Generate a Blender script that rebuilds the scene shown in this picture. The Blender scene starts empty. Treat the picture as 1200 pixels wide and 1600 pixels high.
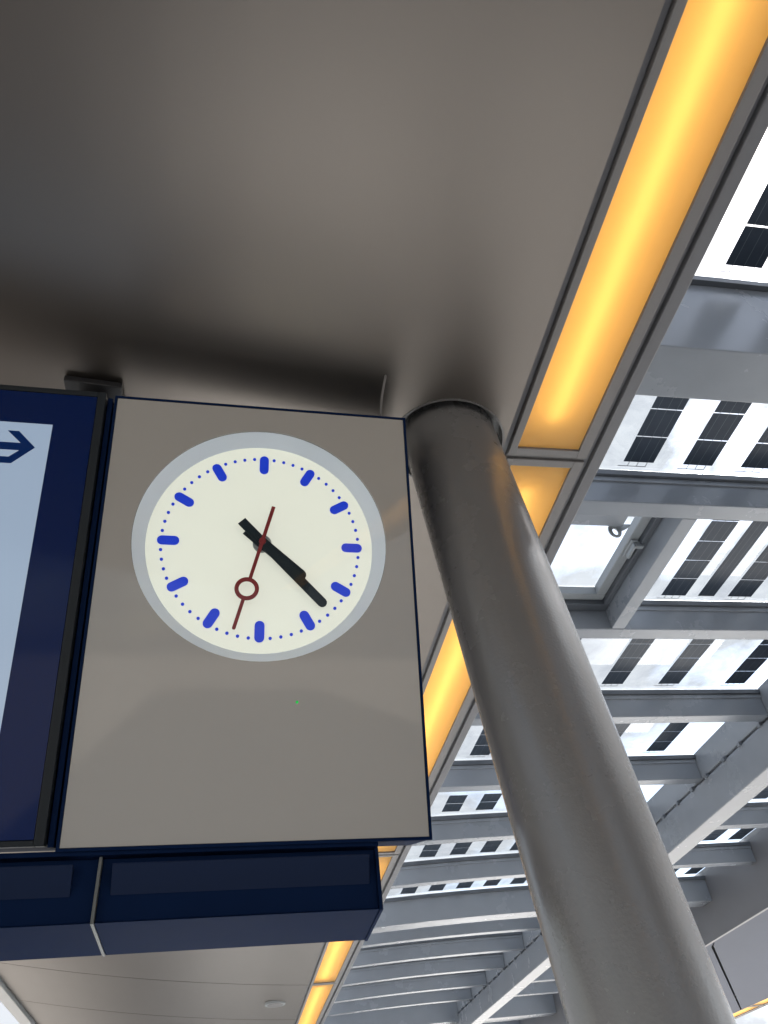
import bpy, math, random
from mathutils import Vector, Matrix
random.seed(7)
SC = bpy.context.scene
COL = SC.collection
EYE = 1.7                                   # lens height above the platform; all heights H below are measured from the lens

# ---------------------------------------------------------------- camera
cam_d = bpy.data.cameras.new('camera')
cam_d.sensor_fit = 'VERTICAL'; cam_d.sensor_height = 36.0; cam_d.lens = 1219.34 / 1600.0 * 36.0
cam_d.clip_start = 0.05; cam_d.clip_end = 4000
cam = bpy.data.objects.new('camera', cam_d); COL.objects.link(cam)
RX = (0.98270153, 0.03565072, 0.18173258); RY = (-0.15749798, 0.67711562, 0.71882461); RZ = (-0.09742735, -0.73501256, 0.67101747)
cam.matrix_world = Matrix(((RX[0], -RX[1], -RX[2], 0), (RY[0], -RY[1], -RY[2], 0), (RZ[0], -RZ[1], -RZ[2], EYE), (0, 0, 0, 1)))
SC.camera = cam
SC.view_settings.view_transform = 'Standard'; SC.view_settings.look = 'None'; SC.view_settings.gamma = 1
SC.view_settings.use_curve_mapping = False
SC.view_settings.exposure = 2.75
SC.cycles.use_denoising = True
SC.cycles.max_bounces = 12; SC.cycles.diffuse_bounces = 6; SC.cycles.glossy_bounces = 5
SC.cycles.transparent_max_bounces = 24; SC.cycles.sample_clamp_indirect = 6

# ---------------------------------------------------------------- sky and sun
SUN_EL, SUN_AZ = math.radians(53), math.radians(78)      # azimuth clockwise from +Y (down the platform), towards +X
w = bpy.data.worlds.new('World'); SC.world = w; w.use_nodes = True
nt = w.node_tree; nt.nodes.clear()
out = nt.nodes.new('ShaderNodeOutputWorld'); bg = nt.nodes.new('ShaderNodeBackground')
sky = nt.nodes.new('ShaderNodeTexSky'); sky.sky_type = 'NISHITA'; sky.sun_disc = False
sky.sun_elevation = SUN_EL; sky.sun_rotation = SUN_AZ; sky.air_density = 1.2; sky.dust_density = 2.0
tc = nt.nodes.new('ShaderNodeTexCoord'); mp = nt.nodes.new('ShaderNodeMapping'); mp.inputs['Scale'].default_value = (1.6, 1.6, 3.2)
ns = nt.nodes.new('ShaderNodeTexNoise'); ns.inputs['Scale'].default_value = 1.7; ns.inputs['Detail'].default_value = 7; ns.inputs['Roughness'].default_value = 0.58
rp = nt.nodes.new('ShaderNodeValToRGB'); rp.color_ramp.elements[0].position = 0.30; rp.color_ramp.elements[1].position = 0.50
mx = nt.nodes.new('ShaderNodeMix'); mx.data_type = 'RGBA'; mx.inputs['B'].default_value = (1.25, 1.31, 1.4, 1)
L = nt.links.new
L(tc.outputs['Generated'], mp.inputs['Vector']); L(mp.outputs['Vector'], ns.inputs['Vector']); L(ns.outputs['Fac'], rp.inputs['Fac'])
L(rp.outputs['Color'], mx.inputs['Factor']); L(sky.outputs['Color'], mx.inputs['A']); L(mx.outputs['Result'], bg.inputs['Color'])
bg.inputs['Strength'].default_value = 0.1
L(bg.outputs['Background'], out.inputs['Surface'])
sun_d = bpy.data.lights.new('sun', 'SUN'); sun_d.energy = 5.0; sun_d.angle = math.radians(9)      # sun behind thin bright cloud; sun_d.color = (1.0, 0.95, 0.87)
sun = bpy.data.objects.new('sun', sun_d); COL.objects.link(sun)
sdir = Vector((math.sin(SUN_AZ) * math.cos(SUN_EL), math.cos(SUN_AZ) * math.cos(SUN_EL), math.sin(SUN_EL)))
sun.rotation_euler = sdir.to_track_quat('Z', 'Y').to_euler(); sun.location = (20, 10, 30)

# ---------------------------------------------------------------- materials
def mat(name, color, rough=0.5, spec=0.5, metal=0.0, bump=0.0, bscale=60, var=0.0, vscale=3.0, coat=0.0, emit=None, estr=0.0, rvar=0.0, stretch=None):
    m = bpy.data.materials.new(name); m.use_nodes = True
    t = m.node_tree; b = t.nodes['Principled BSDF']
    b.inputs['Base Color'].default_value = (*color, 1); b.inputs['Roughness'].default_value = rough
    b.inputs['Specular IOR Level'].default_value = spec; b.inputs['Metallic'].default_value = metal
    b.inputs['Coat Weight'].default_value = coat; b.inputs['Coat Roughness'].default_value = 0.03
    if emit: b.inputs['Emission Color'].default_value = (*emit, 1); b.inputs['Emission Strength'].default_value = estr
    if bump or var or rvar:
        tcn = t.nodes.new('ShaderNodeTexCoord'); src = tcn.outputs['Object']
        if stretch:
            mpn = t.nodes.new('ShaderNodeMapping'); mpn.inputs['Scale'].default_value = stretch
            t.links.new(src, mpn.inputs['Vector']); src = mpn.outputs['Vector']
    if bump:
        n = t.nodes.new('ShaderNodeTexNoise'); n.inputs['Scale'].default_value = bscale; n.inputs['Detail'].default_value = 3
        bp = t.nodes.new('ShaderNodeBump'); bp.inputs['Strength'].default_value = bump; bp.inputs['Distance'].default_value = 0.004
        t.links.new(src, n.inputs['Vector']); t.links.new(n.outputs['Fac'], bp.inputs['Height']); t.links.new(bp.outputs['Normal'], b.inputs['Normal'])
    if var or rvar:
        n = t.nodes.new('ShaderNodeTexNoise'); n.inputs['Scale'].default_value = vscale; n.inputs['Detail'].default_value = 6; n.inputs['Roughness'].default_value = 0.65
        t.links.new(src, n.inputs['Vector'])
        if var:
            mr = t.nodes.new('ShaderNodeMapRange'); mr.inputs['From Min'].default_value = 0.1; mr.inputs['From Max'].default_value = 0.9
            mr.inputs['To Min'].default_value = 1 - var; mr.inputs['To Max'].default_value = 1 + var
            vm = t.nodes.new('ShaderNodeVectorMath'); vm.operation = 'SCALE'; vm.inputs[0].default_value = color
            t.links.new(n.outputs['Fac'], mr.inputs['Value']); t.links.new(mr.outputs['Result'], vm.inputs['Scale']); t.links.new(vm.outputs['Vector'], b.inputs['Base Color'])
        if rvar:
            mr2 = t.nodes.new('ShaderNodeMapRange'); mr2.inputs['From Min'].default_value = 0.1; mr2.inputs['From Max'].default_value = 0.9
            mr2.inputs['To Min'].default_value = max(0.02, rough - rvar); mr2.inputs['To Max'].default_value = rough + rvar
            t.links.new(n.outputs['Fac'], mr2.inputs['Value']); t.links.new(mr2.outputs['Result'], b.inputs['Roughness'])
    return m

def glass_mat(name, tint=(0.93, 0.96, 0.97), dirt=0.0, rough=0.02, ior=1.5):
    m = bpy.data.materials.new(name); m.use_nodes = True
    t = m.node_tree; t.nodes.clear(); N = t.nodes.new; K = t.links.new
    o = N('ShaderNodeOutputMaterial'); tr = N('ShaderNodeBsdfTransparent'); tr.inputs['Color'].default_value = (*tint, 1)
    gl = N('ShaderNodeBsdfGlossy'); gl.inputs['Roughness'].default_value = rough
    fr = N('ShaderNodeFresnel'); geo = N('ShaderNodeNewGeometry'); im = N('ShaderNodeMapRange')   # thin sheet: the same reflectance from both sides
    im.inputs['To Min'].default_value = ior; im.inputs['To Max'].default_value = 1.0 / ior
    K(geo.outputs['Backfacing'], im.inputs['Value']); K(im.outputs['Result'], fr.inputs['IOR'])
    mixg = N('ShaderNodeMixShader'); K(fr.outputs['Fac'], mixg.inputs['Fac'])
    if dirt:
        cv = N('ShaderNodeTexCoord'); nv = N('ShaderNodeTexNoise'); nv.inputs['Scale'].default_value = 3.1; nv.inputs['Detail'].default_value = 10; nv.inputs['Roughness'].default_value = 0.72; nv.inputs['Distortion'].default_value = 0.6
        rv = N('ShaderNodeValToRGB'); rv.color_ramp.elements[0].position = 0.33; rv.color_ramp.elements[0].color = (0.70, 0.73, 0.77, 1); rv.color_ramp.elements[1].position = 0.56; rv.color_ramp.elements[1].color = (*tint, 1)
        K(cv.outputs['Object'], nv.inputs['Vector']); K(nv.outputs['Fac'], rv.inputs['Fac']); K(rv.outputs['Color'], tr.inputs['Color'])
        tl = N('ShaderNodeBsdfTranslucent'); tl.inputs['Color'].default_value = (0.3, 0.3, 0.3, 1)
        c = N('ShaderNodeTexCoord'); n = N('ShaderNodeTexNoise'); n.inputs['Scale'].default_value = 2.3; n.inputs['Detail'].default_value = 9; n.inputs['Roughness'].default_value = 0.75
        r = N('ShaderNodeMapRange'); r.inputs['From Min'].default_value = 0.42; r.inputs['From Max'].default_value = 0.8; r.inputs['To Min'].default_value = dirt * 0.25; r.inputs['To Max'].default_value = dirt
        K(c.outputs['Object'], n.inputs['Vector']); K(n.outputs['Fac'], r.inputs['Value'])
        n2 = N('ShaderNodeTexNoise'); n2.inputs['Scale'].default_value = 14; n2.inputs['Detail'].default_value = 5
        r2 = N('ShaderNodeMapRange'); r2.inputs['From Min'].default_value = 0.66; r2.inputs['From Max'].default_value = 0.78; r2.inputs['To Max'].default_value = 0.07
        K(c.outputs['Object'], n2.inputs['Vector']); K(n2.outputs['Fac'], r2.inputs['Value'])
        ad = N('ShaderNodeMath'); ad.operation = 'ADD'; ad.use_clamp = True; K(r.outputs['Result'], ad.inputs[0]); K(r2.outputs['Result'], ad.inputs[1])
        md = N('ShaderNodeMixShader'); K(ad.outputs['Value'], md.inputs['Fac']); K(tr.outputs['BSDF'], md.inputs[1]); K(tl.outputs['BSDF'], md.inputs[2])
        K(md.outputs['Shader'], mixg.inputs[1])
    else:
        K(tr.outputs['BSDF'], mixg.inputs[1])
    K(gl.outputs['BSDF'], mixg.inputs[2]); K(mixg.outputs['Shader'], o.inputs['Surface'])
    return m

def translucent_mat(name, color, refl):
    m = bpy.data.materials.new(name); m.use_nodes = True
    t = m.node_tree; t.nodes.clear(); N = t.nodes.new; K = t.links.new
    o = N('ShaderNodeOutputMaterial'); tl = N('ShaderNodeBsdfTranslucent'); tl.inputs['Color'].default_value = (*color, 1)
    pb = N('ShaderNodeBsdfPrincipled'); pb.inputs['Base Color'].default_value = (*refl, 1); pb.inputs['Roughness'].default_value = 0.35
    mx = N('ShaderNodeMixShader'); mx.inputs['Fac'].default_value = 0.35
    K(tl.outputs['BSDF'], mx.inputs[1]); K(pb.outputs['BSDF'], mx.inputs[2]); K(mx.outputs['Shader'], o.inputs['Surface'])
    return m

def emission_mat(name, color, s):
    m = bpy.data.materials.new(name); m.use_nodes = True
    t = m.node_tree; t.nodes.clear()
    o = t.nodes.new('ShaderNodeOutputMaterial'); e = t.nodes.new('ShaderNodeEmission')
    e.inputs['Color'].default_value = (*color, 1); e.inputs['Strength'].default_value = s
    t.links.new(e.outputs['Emission'], o.inputs['Surface']); return m

M = {}
M['soffit'] = mat('soffit satin metal', (0.195, 0.173, 0.154), rough=0.38, spec=0.5, metal=1.0, var=0.03, vscale=0.8, rvar=0.02)
M['frame'] = mat('grey frame paint', (0.15, 0.142, 0.138), rough=0.4, var=0.05, vscale=4)
M['fascia'] = mat('fascia paint', (0.12, 0.12, 0.127), rough=0.38, var=0.05, vscale=3)
M['deck'] = mat('dark roof deck', (0.06, 0.06, 0.06), rough=0.8)
M['white_in'] = mat('white reflector', (0.8, 0.78, 0.74), rough=0.5)
M['amber'] = translucent_mat('amber diffuser', (0.98, 0.61, 0.17), (0.75, 0.50, 0.2))
M['tube'] = emission_mat('lamp tube', (1.0, 0.79, 0.52), 1.2)
M['steel'] = mat('blue grey steel paint', (0.20, 0.218, 0.243), rough=0.26, spec=0.4, var=0.08, vscale=2.5, bump=0.05, bscale=5, rvar=0.06)
M['steel_dk'] = mat('dark grey trim', (0.07, 0.078, 0.09), rough=0.35, var=0.08, vscale=4)
M['alu'] = mat('light grey frame', (0.24, 0.255, 0.265), rough=0.3, var=0.06, vscale=5)
M['column'] = mat('column paint', (0.125, 0.12, 0.117), rough=0.27, spec=0.6, bump=0.13, bscale=130, var=0.06, vscale=4, rvar=0.05)
M['roofglass'] = glass_mat('roof glass', dirt=0.06)
M['clear'] = glass_mat('front glass', tint=(0.97, 0.985, 0.98), rough=0.015, ior=1.38)
M['beige'] = mat('beige back printed glass', (0.315, 0.295, 0.268), rough=0.05, spec=0.5, var=0.02, vscale=2, rvar=0.02)
M['navy'] = mat('navy paint', (0.005, 0.013, 0.042), rough=0.5, spec=0.01, var=0.1, vscale=5, rvar=0.05)
M['navy_glass'] = mat('navy printed glass', (0.001, 0.010, 0.065), rough=0.06, spec=0.14)
M['dkframe'] = mat('dark grey profile', (0.016, 0.019, 0.022), rough=0.4, spec=0.12)
M['black'] = mat('black metal', (0.012, 0.012, 0.014), rough=0.45)
M['grille'] = mat('grey blue cover', (0.009, 0.017, 0.045), rough=0.35, spec=0.12)
M['clip'] = mat('clip steel', (0.13, 0.145, 0.165), rough=0.35)
M['joint'] = mat('grey edge plate', (0.10, 0.105, 0.10), rough=0.4)
M['dial'] = mat('lit opal dial', (0.45, 0.47, 0.40), rough=0.35, emit=(1.0, 1.0, 0.87), estr=0.078)
M['recess'] = mat('white recess wall', (0.72, 0.77, 0.84), rough=0.35)
M['marker'] = mat('blue marker', (0.008, 0.045, 0.72), rough=0.35, spec=0.2, emit=(0.02, 0.09, 1.0), estr=0.022)
M['hand'] = mat('dark hand', (0.004, 0.012, 0.018), rough=0.5, spec=0.15)
M['second'] = mat('red second hand', (0.21, 0.016, 0.018), rough=0.4, spec=0.2)
M['hub'] = mat('hub metal', (0.22, 0.24, 0.24), rough=0.35, metal=0.6)
M['led'] = emission_mat('green indicator', (0.02, 0.8, 0.10), 0.12)
M['arrow'] = mat('printed dark blue', (0.002, 0.022, 0.12), rough=0.25, spec=0.1)
M['cable'] = mat('cable sheath', (0.11, 0.10, 0.095), rough=0.5)
M['platform'] = mat('platform paving', (0.45, 0.44, 0.425), rough=0.8, var=0.15, vscale=6)
M['landing'] = mat('dark stair landing paving', (0.06, 0.06, 0.06), rough=0.75, var=0.15, vscale=6)  # dark tone chosen to cut floor bounce behind the lens
M['ballast'] = mat('track ballast', (0.15, 0.137, 0.122), rough=0.95, var=0.4, vscale=25, bump=0.6, bscale=30)
M['far_soffit'] = mat('far soffit paint', (0.075, 0.085, 0.11), rough=0.6, spec=0.12, var=0.03)
M['amber_far'] = emission_mat('far amber diffuser', (1.0, 0.42, 0.08), 0.55)
M['train'] = mat('train paint', (0.55, 0.56, 0.6), rough=0.3)
M['trainblue'] = mat('train blue paint', (0.03, 0.05, 0.22), rough=0.3)
M['window'] = mat('train window', (0.02, 0.025, 0.03), rough=0.05)

def pv_mat():
    m = mat('solar cell', (0.030, 0.040, 0.056), rough=0.3, spec=0.10, var=0.15, vscale=6)
    t = m.node_tree; b = t.nodes['Principled BSDF']; src = b.inputs['Base Color'].links[0].from_socket
    c = t.nodes.new('ShaderNodeTexCoord'); s = t.nodes.new('ShaderNodeSeparateXYZ'); t.links.new(c.outputs['Generated'], s.inputs['Vector'])
    acc = None
    for p in (0.2, 0.5, 0.8):
        q = t.nodes.new('ShaderNodeMath'); q.operation = 'COMPARE'; q.inputs[1].default_value = p; q.inputs[2].default_value = 0.006
        t.links.new(s.outputs['X'], q.inputs[0])
        if acc is None: acc = q.outputs['Value']
        else:
            a = t.nodes.new('ShaderNodeMath'); a.operation = 'ADD'; t.links.new(acc, a.inputs[0]); t.links.new(q.outputs['Value'], a.inputs[1]); acc = a.outputs['Value']
    mxn = t.nodes.new('ShaderNodeMix'); mxn.data_type = 'RGBA'; mxn.inputs['B'].default_value = (0.10, 0.11, 0.125, 1)
    t.links.new(acc, mxn.inputs['Factor']); t.links.new(src, mxn.inputs['A']); t.links.new(mxn.outputs['Result'], b.inputs['Base Color'])
    return m
M['pv'] = pv_mat()

def screen_mat():
    m = bpy.data.materials.new('lit screen'); m.use_nodes = True
    t = m.node_tree; b = t.nodes['Principled BSDF']
    b.inputs['Base Color'].default_value = (0.02, 0.03, 0.05, 1); b.inputs['Roughness'].default_value = 0.12
    b.inputs['Emission Color'].default_value = (0.60, 0.77, 1.0, 1); b.inputs['Emission Strength'].default_value = 0.069
    return m
M['screen'] = screen_mat()

# ---------------------------------------------------------------- helpers
def mk(name, verts, faces, m, parent=None, bevel=0.0, smooth=False, lift=True, seg=2):
    me = bpy.data.meshes.new(name)
    e = EYE if lift else 0.0
    me.from_pydata([(v[0], v[1], v[2] + e) for v in verts], [], faces); me.validate(); me.update()
    me.materials.append(m)
    o = bpy.data.objects.new(name, me); COL.objects.link(o)
    if smooth:
        for p in me.polygons: p.use_smooth = True
    if bevel:
        b = o.modifiers.new('bevel', 'BEVEL'); b.width = bevel; b.segments = seg; b.limit_method = 'ANGLE'; b.angle_limit = math.radians(40)
    if parent: o.parent = parent; o.matrix_parent_inverse = Matrix.Identity(4) if parent.type != 'EMPTY' else parent.matrix_world.inverted()
    return o
def empty(name, loc, label=None, cat=None, group=None):
    o = bpy.data.objects.new(name, None); COL.objects.link(o); o.empty_display_size = 0.1
    o.location = (loc[0], loc[1], loc[2] + EYE); o.matrix_world = Matrix.Translation(o.location)
    if label: tag(o, label, cat, group)
    return o
def tag(o, label, cat, group=None):
    o['label'] = label; o['category'] = cat
    if group: o['group'] = group
    return o
def structure(o): o['kind'] = 'structure'; return o
BF = [(0, 3, 2, 1), (4, 5, 6, 7), (0, 1, 5, 4), (1, 2, 6, 5), (2, 3, 7, 6), (3, 0, 4, 7)]
def boxg(x0, x1, y0, y1, z0, z1):
    return [(x0, y0, z0), (x1, y0, z0), (x1, y1, z0), (x0, y1, z0), (x0, y0, z1), (x1, y0, z1), (x1, y1, z1), (x0, y1, z1)], BF
class Geo:
    def __init__(s): s.v = []; s.f = []
    def add(s, vf, tr=None):
        v, f = vf; n = len(s.v)
        s.v += [tr(p) for p in v] if tr else list(v)
        s.f += [tuple(i + n for i in q) for q in f]; return s
    def make(s, name, m, parent=None, **k): return mk(name, s.v, s.f, m, parent, **k)
def box(name, b, m, parent=None, bevel=0.0, tr=None, **k):
    v, f = boxg(*b)
    if tr: v = [tr(p) for p in v]
    return mk(name, v, f, m, parent, bevel, **k)
def prismg(poly, t0, t1, fn):
    """poly: list of 2D points (counter-clockwise), extruded from t0 to t1 with fn(a,b,t)->xyz"""
    n = len(poly)
    v = [fn(a, b, t0) for a, b in poly] + [fn(a, b, t1) for a, b in poly]
    f = [tuple(range(n - 1, -1, -1)), tuple(range(n, 2 * n))] + [(i, (i + 1) % n, n + (i + 1) % n, n + i) for i in range(n)]
    return v, f
def sweepg(sections):
    """list of equal-length closed rings -> capped tube"""
    v = []; f = []; n = len(sections[0])
    for s in sections: v += s
    for k in range(len(sections) - 1):
        for i in range(n):
            a = k * n + i; b = k * n + (i + 1) % n
            f.append((a, b, b + n, a + n))
    f.append(tuple(range(n - 1, -1, -1))); f.append(tuple(range((len(sections) - 1) * n, len(sections) * n)))
    return v, f
def holeplate(x0, x1, y0, y1, cx, cy, r, n, z0, z1, fn):
    """rectangular plate with a round hole, thickness z0..z1"""
    angs = [2 * math.pi * i / n for i in range(n)]
    for X in (x0, x1):
        for Yc in (y0, y1): angs.append(math.atan2(Yc - cy, X - cx) % (2 * math.pi))
    angs = sorted(set(round(a, 9) for a in angs))
    inner = []; outer = []
    for a in angs:
        c, s = math.cos(a), math.sin(a)
        inner.append((cx + r * c, cy + r * s))
        ts = []
        if c > 1e-9: ts.append((x1 - cx) / c)
        if c < -1e-9: ts.append((x0 - cx) / c)
        if s > 1e-9: ts.append((y1 - cy) / s)
        if s < -1e-9: ts.append((y0 - cy) / s)
        t = min(ts); outer.append((cx + t * c, cy + t * s))
    k = len(angs)
    v = [fn(p[0], p[1], z0) for p in inner] + [fn(p[0], p[1], z0) for p in outer] + [fn(p[0], p[1], z1) for p in inner] + [fn(p[0], p[1], z1) for p in outer]
    f = []
    for i in range(k):
        j = (i + 1) % k
        f += [(i, i + k, j + k, j), (2 * k + i, 2 * k + j, 3 * k + j, 3 * k + i), (i, j, 2 * k + j, 2 * k + i), (i + k, 3 * k + i, 3 * k + j, j + k)]
    return v, f

def sstep(a, b, x):
    t = min(1, max(0, (x - a) / (b - a))); return t * t * (3 - 2 * t)

# ---------------------------------------------------------------- ground
C, G = 2.1, 2.743                          # light strip and glass heights above the lens
structure(mk('ground', [(-600, -600, -2.9), (600, -600, -2.9), (600, 1200, -2.9), (-600, 1200, -2.9)], [(0, 1, 2, 3)], M['ballast']))
structure(box('platform', (-3.0, 9.2, 0.9, 160, -2.88, -1.7), M['platform']))
structure(box('dark_landing', (-3.0, 9.2, -60, 0.896, -2.88, -1.7), M['landing']))  # unseen dark floor, added to keep bounce light off clock panel and soffit

# ---------------------------------------------------------------- platform canopy: soffit, fascia, deck
XS0, XS1 = -2.57, 0.964                    # open left edge of the soffit, edge at the light strip
def soffz(x): t = max(0.0, 1.0 - x); return C + 0.06 * t + 0.02 * t * t
can = empty('platform_canopy', (0, 0, C), 'sloping grey metal canopy soffit above the clock and display', 'canopy')
CX, CY, CR = 0.764, 1.88, 0.1708           # leaning column at strip height
def colp(z): return Vector((CX - 0.0773 * (z - C), CY + 0.0102 * (z - C), z))
HZ = soffz(CX); HC = colp(HZ)
def sof(a, b, z): return (a, b, soffz(a) + z)
def curved(y0, y1, x1):
    pr = [(x, 0.0) for x in xs(XS0, x1, 14)]; sec_ = [(x, soffz(x)) for x, _ in pr] + [(x, soffz(x) + 0.02) for x, _ in reversed(pr)]
    v, f = prismg(sec_, y0, y1, lambda a, z, y: (a, y, z)); return v, f
def xs(x0, x1, n): return [x0 + (x1 - x0) * i / n for i in range(n + 1)]
g = Geo(); g.add(holeplate(0.40, XS1, 1.40, 2.40, HC.x - 0.012, HC.y, 0.205, 72, 0.0, 0.02, sof))
g.add(curved(-8.0, 6.13, 0.40))
for y0, y1 in ((-8.0, 1.40), (2.40, 6.13)):
    q = [(x, soffz(x)) for x in xs(0.40, XS1, 4)] + [(x, soffz(x) + 0.02) for x in reversed(xs(0.40, XS1, 4))]
    g.add(prismg(q, y0, y1, lambda a, z, y: (a, y, z)))
o = g.make('soffit_panel', M['soffit'], can)
JY = [6.145, 8.2, 10.25, 12.15, 14.3, 16.4, 18.5, 20.6, 24.7, 28.8, 33, 37, 41, 55, 70, 90]
for a, b in zip(JY[:-1], JY[1:]):
    v, f = curved(a, b - 0.014, XS1); mk('soffit_panel', v, f, M['soffit'], can)
box('edge_trim', (XS0 - 0.16, XS0 - 0.012, -8, 90, -0.05, 0.16), M['alu'], can, bevel=0.006, tr=lambda p: sof(*p))
box('edge_gutter', (XS0 - 0.30, XS0 - 0.175, -8, 90, 0.02, 0.20), M['alu'], can, bevel=0.006, tr=lambda p: sof(*p))
sec = [[(XS0 - 0.32, y, soffz(XS0) + 0.21), (0.90, y, 2.50), (1.375, y, 2.80), (1.375, y, 2.86), (0.9, y, 2.95), (XS0 - 0.32, y, soffz(XS0) + 0.5)] for y in (-8.2, 90.2)]
v, f = sweepg(sec); mk('roof_deck', v, f, M['deck'], can)
box('fascia', (1.335, 1.382, -8.0, 90, C, 2.80), M['fascia'], can, bevel=0.004)
box('shadow_gap', (0.966, 0.990, -8, 90, C + 0.022, C + 0.05), M['fascia'], can)
box('shadow_gap', (1.312, 1.333, -8, 90, C + 0.022, C + 0.05), M['fascia'], can)
def cyl(c, r, h, n=24, axis=(0, 0, 1)):
    a = Vector(axis).normalized(); q = a.to_track_quat('Z', 'Y'); c = Vector(c)
    r0 = [tuple(c + q @ Vector((r * math.cos(t), r * math.sin(t), 0))) for t in [2 * math.pi * i / n for i in range(n)]]
    r1 = [tuple(Vector(p) + a * h) for p in r0]
    return sweepg([r0, r1])
dlx, dly = 0.64, 11.15
dl = empty('downlight', (dlx, dly, soffz(dlx) - 0.02), 'small round downlight in the far grey soffit beside the light strip', 'downlight')
v, f = cyl((dlx, dly, soffz(dlx) - 0.024), 0.125, 0.03, 32); mk('rim', v, f, M['alu'], dl)
v, f = cyl((dlx, dly, soffz(dlx) - 0.028), 0.095, 0.03, 32); mk('lens', v, f, M['frame'], dl)

# ---------------------------------------------------------------- amber light strip, one fitting per canopy bay
def light_strip(xa, y0, y1, lab, grp):
    """fitting with its frame starting at xa; diffuser 0.248 wide"""
    li = empty('light_strip', (xa + 0.15, y0, C), lab, 'light strip', grp)
    f0, f1, d0, d1 = xa, xa + 0.318, xa + 0.028, xa + 0.276
    b0, b1 = y0 - 0.035, y1 + 0.035
    box('frame_side', (f0, d0, b0, b1, C, C + 0.16), M['frame'], li, bevel=0.002)
    box('frame_side', (d1, f1, b0, b1, C, C + 0.16), M['frame'], li, bevel=0.002)
    box('frame_end', (d0, d1, b0, y0, C + 0.001, C + 0.16), M['frame'], li, bevel=0.002)
    box('frame_end', (d0, d1, y1, b1, C + 0.001, C + 0.16), M['frame'], li, bevel=0.002)
    box('housing', (f0 + 0.002, f1 - 0.002, b0, b1, C + 0.162, C + 0.19), M['white_in'], li)
    mk('diffuser', [(d0, y0, C + 0.012), (d1, y0, C + 0.012), (d1, y1, C + 0.012), (d0, y1, C + 0.012)], [(0, 1, 2, 3)], M['amber'], li)
    v, f = cyl((d0 + 0.104, y0 + 0.13, C + 0.058), 0.011, y1 - y0 - 0.26, 10, (0, 1, 0)); mk('lamp_tube', v, f, M['tube'], li)
    box('liner', (d0 + 0.001, d0 + 0.005, y0, y1, C + 0.014, C + 0.16), M['white_in'], li)
GRP = 'amber light strips along the canopy edge'
light_strip(0.992, -7.5, 1.872, 'longest amber light strip, the one running out of the top of the photo', GRP)
light_strip(0.992, 1.962, 6.095, 'amber light strip partly hidden behind the leaning column and the clock', GRP)
light_strip(0.992, 6.185, 10.21, 'amber light strip just below the navy housing under the clock', GRP)
light_strip(0.992, 10.29, 14.36, 'lowest amber light strip in view, cut off by the bottom of the photo', GRP)
for y in (1.917, 6.14, 10.25, 14.4):
    box('joint_plate', (0.992, 1.31, y - 0.012, y + 0.012, C + 0.012, C + 0.03), M['frame'], can)

# ---------------------------------------------------------------- leaning column
p = colp(-1.7)
col = empty('support_column', p, 'thick leaning round steel column painted dark grey beside the clock', 'column')
ax = Vector((-0.0773, 0.0102, 1)).normalized(); e1 = ax.cross(Vector((0, 1, 0))).normalized(); e2 = ax.cross(e1).normalized()
rings = []
for z in (-1.72, -1.0, 0, 1.0, 1.8, 2.1, 2.40):
    p = colp(z); rings.append([tuple(p + e1 * CR * math.cos(t) + e2 * CR * math.sin(t)) for t in [2 * math.pi * i / 96 for i in range(96)]])
v, f = sweepg(rings)
mk('shaft', v, f, M['column'], col, smooth=True)
p = colp(-1.7); v, f = cyl(tuple(p), 0.27, 0.03, 40); mk('base_plate', v, f, M['column'], col)
n = 72; v = []; f = []
for rr, z in ((0.2055, -0.003), (0.2055, 0.055), (0.165, 0.055), (0.165, 0.060), (0.2125, 0.060), (0.2125, -0.003)):
    v += [sof(HC.x - 0.012 + rr * math.cos(2 * math.pi * i / n), HC.y + rr * math.sin(2 * math.pi * i / n), z) for i in range(n)]
for k in range(6):
    for i in range(n): f.append((k * n + i, k * n + (i + 1) % n, ((k + 1) % 6) * n + (i + 1) % n, ((k + 1) % 6) * n + i))
mk('hole_collar', v, f, M['column'], can, smooth=False)

# ---------------------------------------------------------------- clock and display share one tilted plane
U = Vector((0.00657332, -0.28164738, 0.95949546)); H = Vector((0.99972776, 0.02333246, 0)); NN = Vector((0.02238739, -0.95923425, -0.28172407))
P0 = Vector((-0.36977, 1.5827, 1.8991))                                        # top left corner of the clock panel
KS = 1.033
def pt(a, b, d): return tuple((P0 + H * a + U * b - NN * d) * KS)                      # d = depth behind the front plane
def ptb(p): return pt(*p)
def pbox(name, a0, a1, b0, b1, d0, d1, m, parent, bevel=0.0):
    return box(name, (a0, a1, b0, b1, d0, d1), m, parent, bevel, tr=ptb)

clk = empty('station_clock', pt(0.44, -1.24, 0.12), 'beige station clock panel with backlit round dial and blue hour bars', 'clock')
A0, A1, B0, B1 = -0.002, 0.877, -1.2405, 0.005
KX, KY, KR = 0.441, -0.435, 0.3615
v, f = holeplate(A0, A1, B0, B1, KX, KY, KR, 96, 0.0, 0.006, pt); mk('front_panel', v, f, M['beige'], clk)
g = Geo()
for b in ((A0 - 0.008, A0 - 0.001, B0 - 0.008, B1 + 0.008, -0.002, 0.02), (A1 + 0.001, A1 + 0.008, B0 - 0.008, B1 + 0.008, -0.002, 0.02),
          (A0 - 0.001, A1 + 0.001, B0 - 0.008, B0 - 0.001, -0.002, 0.02), (A0 - 0.001, A1 + 0.001, B1 + 0.001, B1 + 0.008, -0.002, 0.02)):
    g.add(boxg(*b), ptb)
g.make('rim', M['navy'], clk)
pbox('housing', A0 - 0.006, A1 + 0.006, B0 - 0.006, B1 + 0.006, 0.060, 0.24, M['navy'], clk)
g = Geo()
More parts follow.
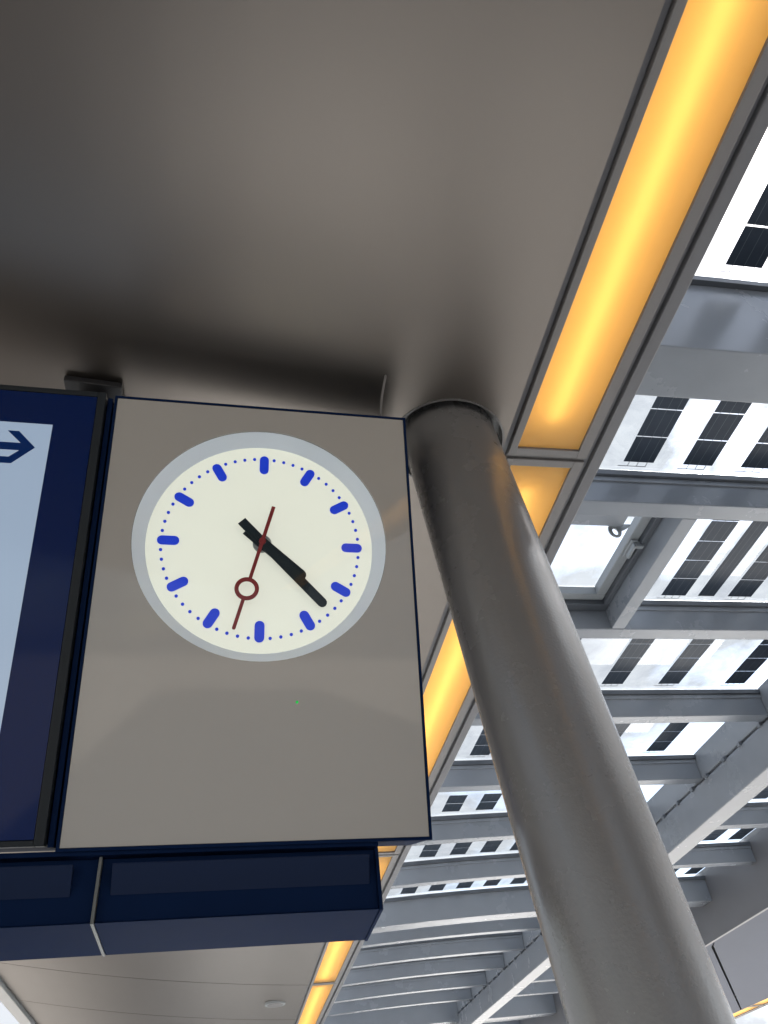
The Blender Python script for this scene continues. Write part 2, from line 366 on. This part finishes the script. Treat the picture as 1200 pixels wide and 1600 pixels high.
for b in ((A0, A0 + 0.004, B0, B1, 0.007, 0.059), (A1 - 0.004, A1, B0, B1, 0.007, 0.059), (A0 + 0.004, A1 - 0.004, B0, B0 + 0.004, 0.007, 0.059), (A0 + 0.004, A1 - 0.004, B1 - 0.004, B1, 0.007, 0.059)):
    g.add(boxg(*b), ptb)
g.make('side_wall', M['navy'], clk)
def discg(cx, cy, r, d0, d1, n=64):
    return prismg([(cx + r * math.cos(2 * math.pi * i / n), cy + r * math.sin(2 * math.pi * i / n)) for i in range(n)], d0, d1, pt)
v, f = discg(KX, KY, 0.327, 0.045, 0.051, 96); mk('dial', v, f, M['dial'], clk)
n = 96; v = []; f = []
for r, d in ((KR - 0.0005, 0.0065), (KR - 0.003, 0.012), (0.326, 0.047)):
    v += [pt(KX + r * math.cos(2 * math.pi * i / n), KY + r * math.sin(2 * math.pi * i / n), d) for i in range(n)]
for k in range(2):
    for i in range(n): f.append((k * n + i, k * n + (i + 1) % n, (k + 1) * n + (i + 1) % n, (k + 1) * n + i))
mk('dial_surround', v, f, M['recess'], clk, smooth=True)
v, f = discg(KX, KY, KR - 0.0008, 0.0025, 0.0026, 96); mk('front_glass', v[:n], [f[0]], M['clear'], clk)
def pill(L0, L1, wd):
    r = wd / 2; ps = []
    for k in range(9): t = math.pi * k / 8; ps.append((r * math.cos(t), L1 - r + r * math.sin(t)))
    for k in range(9): t = math.pi + math.pi * k / 8; ps.append((r * math.cos(t), L0 + r + r * math.sin(t)))
    return ps
def rot(ps, deg):
    c, s = math.cos(math.radians(deg)), math.sin(math.radians(deg))
    return [(x * c + y * s + KX, -x * s + y * c + KY) for x, y in ps]         # clockwise from twelve
for k in range(60):
    if k % 5 == 0:
        v, f = prismg(rot(pill(0.234, 0.296, 0.0275), k * 6), 0.0412, 0.0448, pt); mk('hour_bar', v, f, M['marker'], clk)
    else:
        a = math.radians(k * 6); v, f = discg(KX + 0.285 * math.sin(a), KY + 0.285 * math.cos(a), 0.0048, 0.0422, 0.0448, 10); mk('minute_dot', v, f, M['marker'], clk)
v, f = discg(KX, KY, 0.027, 0.036, 0.0449, 32); mk('hub', v, f, M['hub'], clk)
def hand(back, tip, wd):
    h = wd / 2; ps = [(-h, -back), (h, -back)]
    for k in range(7): t = math.pi * k / 6; ps.append((h * math.cos(t), tip - h + h * math.sin(t)))
    return ps
v, f = prismg(rot(hand(0.060, 0.164, 0.033), 130.6), 0.031, 0.0345, pt); mk('hour_hand', v, f, M['hand'], clk)
v, f = prismg(rot(hand(0.089, 0.264, 0.0275), 136.2), 0.0245, 0.028, pt); mk('minute_hand', v, f, M['hand'], clk)
SA = 195.0; RC = 0.154
g = Geo()
g.add(prismg(rot([(-0.0055, -0.116), (0.0055, -0.116), (0.005, RC - 0.031), (-0.005, RC - 0.031)], SA), 0.0175, 0.021, pt))
g.add(prismg(rot([(-0.005, RC + 0.031), (0.005, RC + 0.031), (0.005, 0.273), (0.003, 0.277), (-0.003, 0.277), (-0.005, 0.273)], SA), 0.0175, 0.021, pt))
sh_ = g.make('second_hand', M['second'], clk)
n = 40; v = []; f = []
c0 = rot([(0, RC)], SA)[0]
for r, d in ((0.0225, 0.0172), (0.034, 0.0172), (0.034, 0.0213), (0.0225, 0.0213)):
    v += [pt(c0[0] + r * math.cos(2 * math.pi * i / n), c0[1] + r * math.sin(2 * math.pi * i / n), d) for i in range(n)]
for k in range(4):
    for i in range(n): f.append((k * n + i, ((k + 1) % 4) * n + i, ((k + 1) % 4) * n + (i + 1) % n, k * n + (i + 1) % n))
mk('ring', v, f, M['second'], sh_)
v, f = discg(KX, KY, 0.010, 0.0170, 0.031, 20); mk('hand_pin', v, f, M['second'], clk)
v, f = discg(0.542, -0.904, 0.0034, -0.0012, 0.001, 12); mk('indicator_light', v, f, M['led'], clk)  # small emissive green disc on the panel face

# ---- navy display board left of the clock
dsp = empty('display_board', pt(-1.3, -1.235, 0.12), 'navy display board with lit pale blue screen left of the clock', 'display')
pbox('front_glass', -2.60, -0.058, -1.222, -0.006, -0.014, -0.006, M['navy_glass'], dsp, bevel=0.001)
g = Geo()
for b in ((-0.057, -0.034, -1.236, 0.012, -0.016, 0.02), (-2.625, -2.601, -1.236, 0.012, -0.016, 0.02), (-2.601, -0.057, -1.236, -1.223, -0.016, 0.02), (-2.601, -0.057, -0.005, 0.012, -0.016, 0.02)):
    g.add(boxg(*b), ptb)
g.make('profile_frame', M['dkframe'], dsp, bevel=0.002)
pbox('housing', -2.62, -0.0345, -1.23, 0.008, 0.021, 0.24, M['navy'], dsp)
pbox('edge_fin', -0.030, -0.016, -1.238, 0.006, 0.004, 0.22, M['navy'], dsp, bevel=0.002)
pbox('screen', -2.48, -0.168, -1.16, -0.114, -0.0165, -0.0145, M['screen'], dsp)
# arrow emblem: two interlocking arrows, of which the right-hand head is in view
E0 = [(-0.204, -0.194), (-0.253, -0.1435), (-0.283, -0.1435), (-0.243, -0.182), (-0.48, -0.182), (-0.48, -0.2055), (-0.243, -0.2055), (-0.268, -0.2285), (-0.48, -0.2285), (-0.48, -0.2485), (-0.259, -0.2485)]
v, f = prismg(E0, -0.0182, -0.0170, pt); mk('arrow_emblem', v, f, M['arrow'], dsp)

# hanger posts and ceiling plates, cable for the clock
for xh in (-0.510, -2.0):
    z = soffz(xh)
    box('hanger_post', (xh - 0.05, xh + 0.05, 1.83, 1.92, 1.90, z - 0.03), M['black'], dsp)
    box('ceiling_plate', (xh - 0.096, xh + 0.096, 1.775, 1.98, -0.03, -0.003), M['black'], dsp, bevel=0.003, tr=lambda p: sof(*p))
def tube(name, pts, r, m, parent=None, n=10):
    rings = []
    for i, p in enumerate(pts):
        p = Vector(p); t = (Vector(pts[min(i + 1, len(pts) - 1)]) - Vector(pts[max(i - 1, 0)])).normalized(); q = t.to_track_quat('Z', 'Y')
        rings.append([tuple(p + q @ Vector((r * math.cos(2 * math.pi * k / n), r * math.sin(2 * math.pi * k / n), 0))) for k in range(n)])
    v, f = sweepg(rings); return mk(name, v, f, m, parent, smooth=True)
cz = soffz(0.475)
cb = tube('hanging_cable', [(0.474, 1.604, cz + 0.02), (0.474, 1.606, cz - 0.004), (0.470, 1.625, cz - 0.022), (0.463, 1.650, cz - 0.060), (0.459, 1.668, cz - 0.095), (0.459, 1.680, cz - 0.110), (0.461, 1.72, cz - 0.140)], 0.0045, M['cable'])
tag(cb, 'thin grey cable rising from the top of the clock to the soffit', 'cable')

# ---- navy housings hanging under the display and the clock
YU, ZT, ZB, YB = 1.958, 0.692, 0.550, 2.22
def slant(x, y): return y + 0.0233 * x
def xyz(y, z, x): return (x * KS, slant(x, y) * KS, z * KS)
PR = [(YU + 0.012, ZT), (YU + 0.012, 0.556), (YU, 0.550), (YB, ZB), (YB, ZT)]
def lower(x0, x1, parent):
    v, f = prismg(PR[::-1], x0, x1, xyz); return mk('lower_housing', v, f, M['navy'], parent, bevel=0.002)
lower(-0.284, 0.360, clk); lower(-2.4, -0.292, dsp)
HULL = [(YU - 0.002, ZT), (YU - 0.002, ZB - 0.002), (YB + 0.003, ZB - 0.002), (YB + 0.003, ZT)]
v, f = prismg(HULL[::-1], 0.3602, 0.368, xyz); mk('end_plate', v, f, M['navy'], clk, bevel=0.001)
v, f = prismg(HULL[::-1], -0.2915, -0.2845, xyz); mk('joint_strip', v, f, M['joint'], dsp, bevel=0.001)
WED = [(YU - 0.016, 0.668), (YU + 0.011, 0.610), (YU + 0.011, 0.672), (YU - 0.016, 0.672)]
for x0, x1, par in ((-0.258, 0.342, clk), (-2.3, -0.345, dsp)):
    v, f = prismg(WED, x0, x1, xyz); mk('grille_cover', v, f, M['grille'], par, bevel=0.001)
box('top_plate', (-2.4, 0.368, -0.01, 0.26, ZT + 0.001, ZT + 0.012), M['navy'], clk, tr=lambda p: (p[0] * KS, (slant(p[0], YU) + p[1]) * KS, p[2] * KS))

# ---------------------------------------------------------------- glazed roof
RIB0, RIB1, XR = 3.95, 4.15, 5.70
XL = 1.3835
def dz(x, y): return -0.013 * sstep(5.0, 9.2, y) * max(0.0, 3.9 - x) ** 2
roof = empty('glazed_roof', (3.5, 8, G), 'glass roof with dark solar cells on blue grey steel beams', 'roof')
def xs(x0, x1, n): return [x0 + (x1 - x0) * i / n for i in range(n + 1)]
def beam(name, y0, wd, z0, z1, x0, x1, m, parent, bevel=0.005):
    n = 10 if y0 > 4 else 2
    secs_ = [[(x, y0, z0 + dz(x, y0)), (x, y0 + wd, z0 + dz(x, y0)), (x, y0 + wd, z1 + dz(x, y0)), (x, y0, z1 + dz(x, y0))] for x in xs(x0, x1, n)]
    v, f = sweepg(secs_); f = [tuple(reversed(q)) for q in f]
    return mk(name, v, f, m, parent, bevel=bevel)
PB = 2.524; S = 1.1048; YB1 = 1.464
rows = [(YB1 - 4 * S, 'p'), (YB1 - 3 * S, 'p'), (YB1 - 2 * S, 'p'), (YB1 - S, 'p'), (YB1, 'b')] + [(YB1 + i * S, 'p') for i in range(1, 7)] + [(9.2, 'c')]
rows += [(y, 'p') for y in (10.19, 11.15, 12.12, 13.14, 14.08)] + [(15.1, 'c')] + [(15.1 + i * 1.05, 'p') for i in range(1, 6)] + [(21.6, 'c')] + [(21.6 + i * 1.1, 'p') for i in range(1, 7)] + [(29.5, 'c')]
for y, t in rows:
    wd, zb = {'p': (0.105, PB), 'b': (0.231, 2.241), 'c': (0.23, 2.455 if y < 14 else 2.40)}[t]
    if t == 'p': segs = ((XL, RIB0 - 0.002), (RIB1 + 0.062, XR - 0.002))
    else: segs = ((XL, XR - 0.002),)
    for x0, x1 in segs:
        b = beam('main_beam' if t != 'p' else 'purlin', y, wd, zb, G - 0.012, x0, x1, M['steel'], roof)
        beam('glazing_trim', y - 0.026, 0.025, G - 0.048, G - 0.012, x0 + 0.001, x1, M['steel_dk'], b, bevel=0.002)
        if t == 'p': beam('glazing_trim', y - 0.010, 0.0095, G - 0.078, G - 0.049, x0 + 0.001, x1, M['steel'], b, bevel=0.002)
box('opaque_roof', (XL, XR - 0.002, 22.0, 90, G + 0.02, G + 0.2), M['deck'], roof)  # unseen slab added over the glass to keep sun off the far floor
# longitudinal rib under the purlins and the side member it carries
rib = box('long_rib', (RIB0, RIB1, -4, 30, 2.232, PB - 0.016), M['steel'], roof, bevel=0.008)
box('side_member', (RIB0 + 0.001, RIB1 + 0.06, -4, 30, PB + 0.006, G - 0.0), M['steel'], rib, bevel=0.004)
box('shadow_gap', (RIB0 + 0.02, RIB1 - 0.02, -4, 30, PB - 0.015, PB + 0.005), M['steel_dk'], rib)
for i in range(44):
    y = 3.2 + i * 0.29 + random.uniform(-0.03, 0.03)
    box('clip', (RIB0 - 0.022, RIB0 + 0.018, y - 0.02, y + 0.02, PB - 0.028, PB + 0.004), M['clip'], rib, bevel=0.003)

# glass panes with solar cells
def pane(y0, y1, x0, x1):
    n = 8; v = []; f = []
    for y in (y0, y1):
        for x in xs(x0, x1, n): v.append((x, y, G + dz(x, y)))
    for i in range(n): f.append((i, n + 1 + i, n + 2 + i, i + 1))
    return mk('glass_pane', v, f, M['roofglass'], roof)
cell_meshes = {}
CW, CP = 0.164, 0.1755
def cells(p, x_cols, y_last, count, tabs=True, joined=None, wd=CW, pitch=CP):
    """one column of cells per x, from y_last back towards the camera"""
    hh = pitch - 0.009; key = (round(wd, 3), round(hh, 3))
    if key not in cell_meshes:
        me = bpy.data.meshes.new('solar_cell'); vv, ff = boxg(-wd / 2, wd / 2, -hh / 2, hh / 2, -0.002, 0.002); me.from_pydata(vv, [], ff); me.update(); me.materials.append(M['pv']); cell_meshes[key] = me
    wires = Geo()
    for x in x_cols:
        for k in range(count):
            yc = y_last - hh / 2 - k * pitch; xc = x + wd / 2; z = G - 0.008 + dz(xc, yc)
            if joined is not None:
                joined.add(boxg(x, x + wd, yc - hh / 2, yc + hh / 2, z - 0.002, z + 0.002)); continue
            o = bpy.data.objects.new('solar_cell', cell_meshes[key]); COL.objects.link(o); o.location = (xc, yc, z + EYE); o.parent = p
        if tabs and joined is None:
            z = G - 0.008 + dz(x, y_last)
            for q in (0.2, 0.5, 0.8):
                wires.add(boxg(x + wd * q - 0.0012, x + wd * q + 0.0012, y_last, y_last + 0.030, z - 0.001, z + 0.001))
                for k in range(count):
                    yy = y_last - k * pitch - pitch
                    wires.add(boxg(x + wd * q - 0.001, x + wd * q + 0.001, yy, yy + 0.009, z - 0.001, z + 0.001))
            wires.add(boxg(x - 0.02, x + wd * 0.8 + 0.0012, y_last + 0.030, y_last + 0.0328, z - 0.001, z + 0.001))
    if wires.v: wires.make('cell_wiring', M['steel_dk'], p)
def cols(x0, pitch, x1):
    r = []
    while x0 + CW < x1: r.append(x0); x0 += pitch
    return r
XG = RIB0 - 0.001
for i, (y, t) in enumerate(rows[:-1]):
    y0 = y + {'p': 0.108, 'b': 0.234, 'c': 0.234}[t]; y1 = rows[i + 1][0] - 0.003
    if i == 5: continue                                                  # the bay with the hatch is built below
    near = 3 <= i <= 10
    p = pane(y0, y1, XL + 0.001, XG)
    last = y1 - (0.08 if i in (3, 4) else 0.10)
    xs_ = {3: cols(1.906, 0.331, 3.9), 4: cols(1.910, 0.331, 3.9), 6: [1.62, 2.10, 2.63, 3.079, 3.62], 7: [1.905, 2.44, 2.95, 3.46]}.get(i, cols(1.908, 0.322, 3.85))
    if near: cells(p, xs_, last, 5 if i in (3, 4, 6) else (3 if i < 8 else 2), tabs=i < 8)
    else:
        g = Geo(); cells(p, xs_, last, 4, joined=g); o = g.make('solar_cells', M['pv'], p); o['kind'] = 'stuff'
for i, (y, t) in enumerate(rows[:-1]):
    y0 = y + {'p': 0.108, 'b': 0.234, 'c': 0.234}[t]; y1 = rows[i + 1][0] - 0.003
    p = pane(y0, y1, RIB1 + 0.061, XR - 0.003); xs_ = cols(4.42, 0.322, XR - 0.1)
    if 8 <= i <= 10: cells(p, xs_, y1 - 0.10, 3, tabs=False)
    else:
        g = Geo(); cells(p, xs_, y1 - 0.10, 4, joined=g); o = g.make('solar_cells', M['pv'], p); o['kind'] = 'stuff'

# the bay with the hatch: a hatch next to the strip, a mullion, then a pane with an opaque band
hy0, hy1 = YB1 + S + 0.108, YB1 + 2 * S - 0.003
box('mullion', (2.246, 2.332, hy0 - 0.001, hy1 + 0.001, PB + 0.002, G - 0.011), M['steel'], roof, bevel=0.004)
p = pane(hy0, hy1, 2.334, XG)
cells(p, [2.62, 3.082, 3.42], 3.60, 5)
box('solar_strip', (2.873, 2.984, hy0 + 0.01, 3.60, G - 0.010, G - 0.006), M['pv'], p)
ht = mk('roof_hatch', [(XL + 0.001, hy0, G + 0.001), (XL + 0.001, 3.56, G + 0.001), (2.17, 3.56, G + 0.001), (2.17, hy0, G + 0.001)], [(0, 1, 2, 3)], M['roofglass'], roof)
g = Geo(); g.add(boxg(XL + 0.001, 2.205, 3.535, 3.595, G - 0.06, G - 0.002)); g.add(boxg(2.145, 2.205, hy0, 3.534, G - 0.06, G - 0.002))
g.make('hatch_frame', M['alu'], ht, bevel=0.004)
g = Geo(); g.add(boxg(XL + 0.001, 2.243, 3.597, hy1, G - 0.09, G - 0.014)); g.add(boxg(2.207, 2.243, hy0, 3.596, G - 0.09, G - 0.014))
g.make('hatch_gasket', M['steel_dk'], ht, bevel=0.003)
box('opener_box', (1.64, 2.035, 2.70, 2.88, G - 0.10, G - 0.02), M['steel'], ht, bevel=0.006)
n = 24; v = []; f = []; hxc, hzc = 1.985, G - 0.125
def eye(t):                                                              # tapered plate outline hanging from the opener
    return (hxc + 0.036 * math.cos(t) + (0.10 * max(0, math.sin(t)) if math.cos(t) > 0 else 0), hzc + (0.045 if math.sin(t) < 0 else 0.05) * math.sin(t))
for yy in (2.885, 2.893):
    v += [(eye(2 * math.pi * i / n)[0], yy, eye(2 * math.pi * i / n)[1]) for i in range(n)] + [(hxc + 0.016 * math.cos(2 * math.pi * i / n), yy, hzc - 0.006 + 0.024 * math.sin(2 * math.pi * i / n)) for i in range(n)]
for i in range(n):
    j = (i + 1) % n
    f += [(i, j, n + j, n + i), (2 * n + i, 3 * n + i, 3 * n + j, 2 * n + j), (i, 2 * n + i, 2 * n + j, j), (n + i, n + j, 3 * n + j, 3 * n + i)]
mk('lifting_eye', v, f, M['alu'], ht)
g = Geo(); g.add(boxg(2.155, 2.195, 3.02, 3.16, G - 0.075, G - 0.061)); g.add(boxg(2.18, 2.225, 3.03, 3.055, G - 0.105, G - 0.062)); g.add(boxg(2.165, 2.18, 3.03, 3.14, G - 0.108, G - 0.076))
g.make('latch', M['alu'], ht, bevel=0.004)

# ---------------------------------------------------------------- neighbouring canopy to the right
nc = empty('neighbouring_canopy', (7, 12, C), 'flat grey soffit beyond the glass roof at the lower right', 'canopy')
def npoly(pts, z0, z1, name, m):
    v, f = prismg(pts, z0, z1, lambda a, b, t: (a, b, t)); return mk(name, v, f, m, nc)
npoly([(XR + 0.05, -6), (8.70, -6), (8.70, 14.32), (5.86, 9.78), (XR + 0.05, 9.53)], C, C + 0.03, 'soffit_panel', M['far_soffit'])
npoly([(XR + 0.05, 9.55), (5.85, 9.82), (8.70, 14.37), (8.70, 90), (XR + 0.05, 90)], C, C + 0.03, 'soffit_panel', M['far_soffit'])
box('fascia', (XR, XR + 0.045, -6, 90, C - 0.008, G + 0.06), M['fascia'], nc, bevel=0.004)
npoly([(XR + 0.046, -6), (9.1, -6), (9.1, 90), (XR + 0.046, 90)], C + 0.32, C + 0.5, 'roof_deck', M['deck'])
box('outer_fascia', (9.06, 9.1, -6, 90, C, C + 0.31), M['fascia'], nc, bevel=0.004)
light_strip(8.72, 6.2, 14.10, 'distant amber light strip at the lower right edge, beside the column', GRP)
light_strip(8.72, 14.20, 22.0, 'distant amber light strip just left of the one at the right edge', GRP)

# ---------------------------------------------------------------- report-friendly clean-up
bpy.context.view_layer.update()
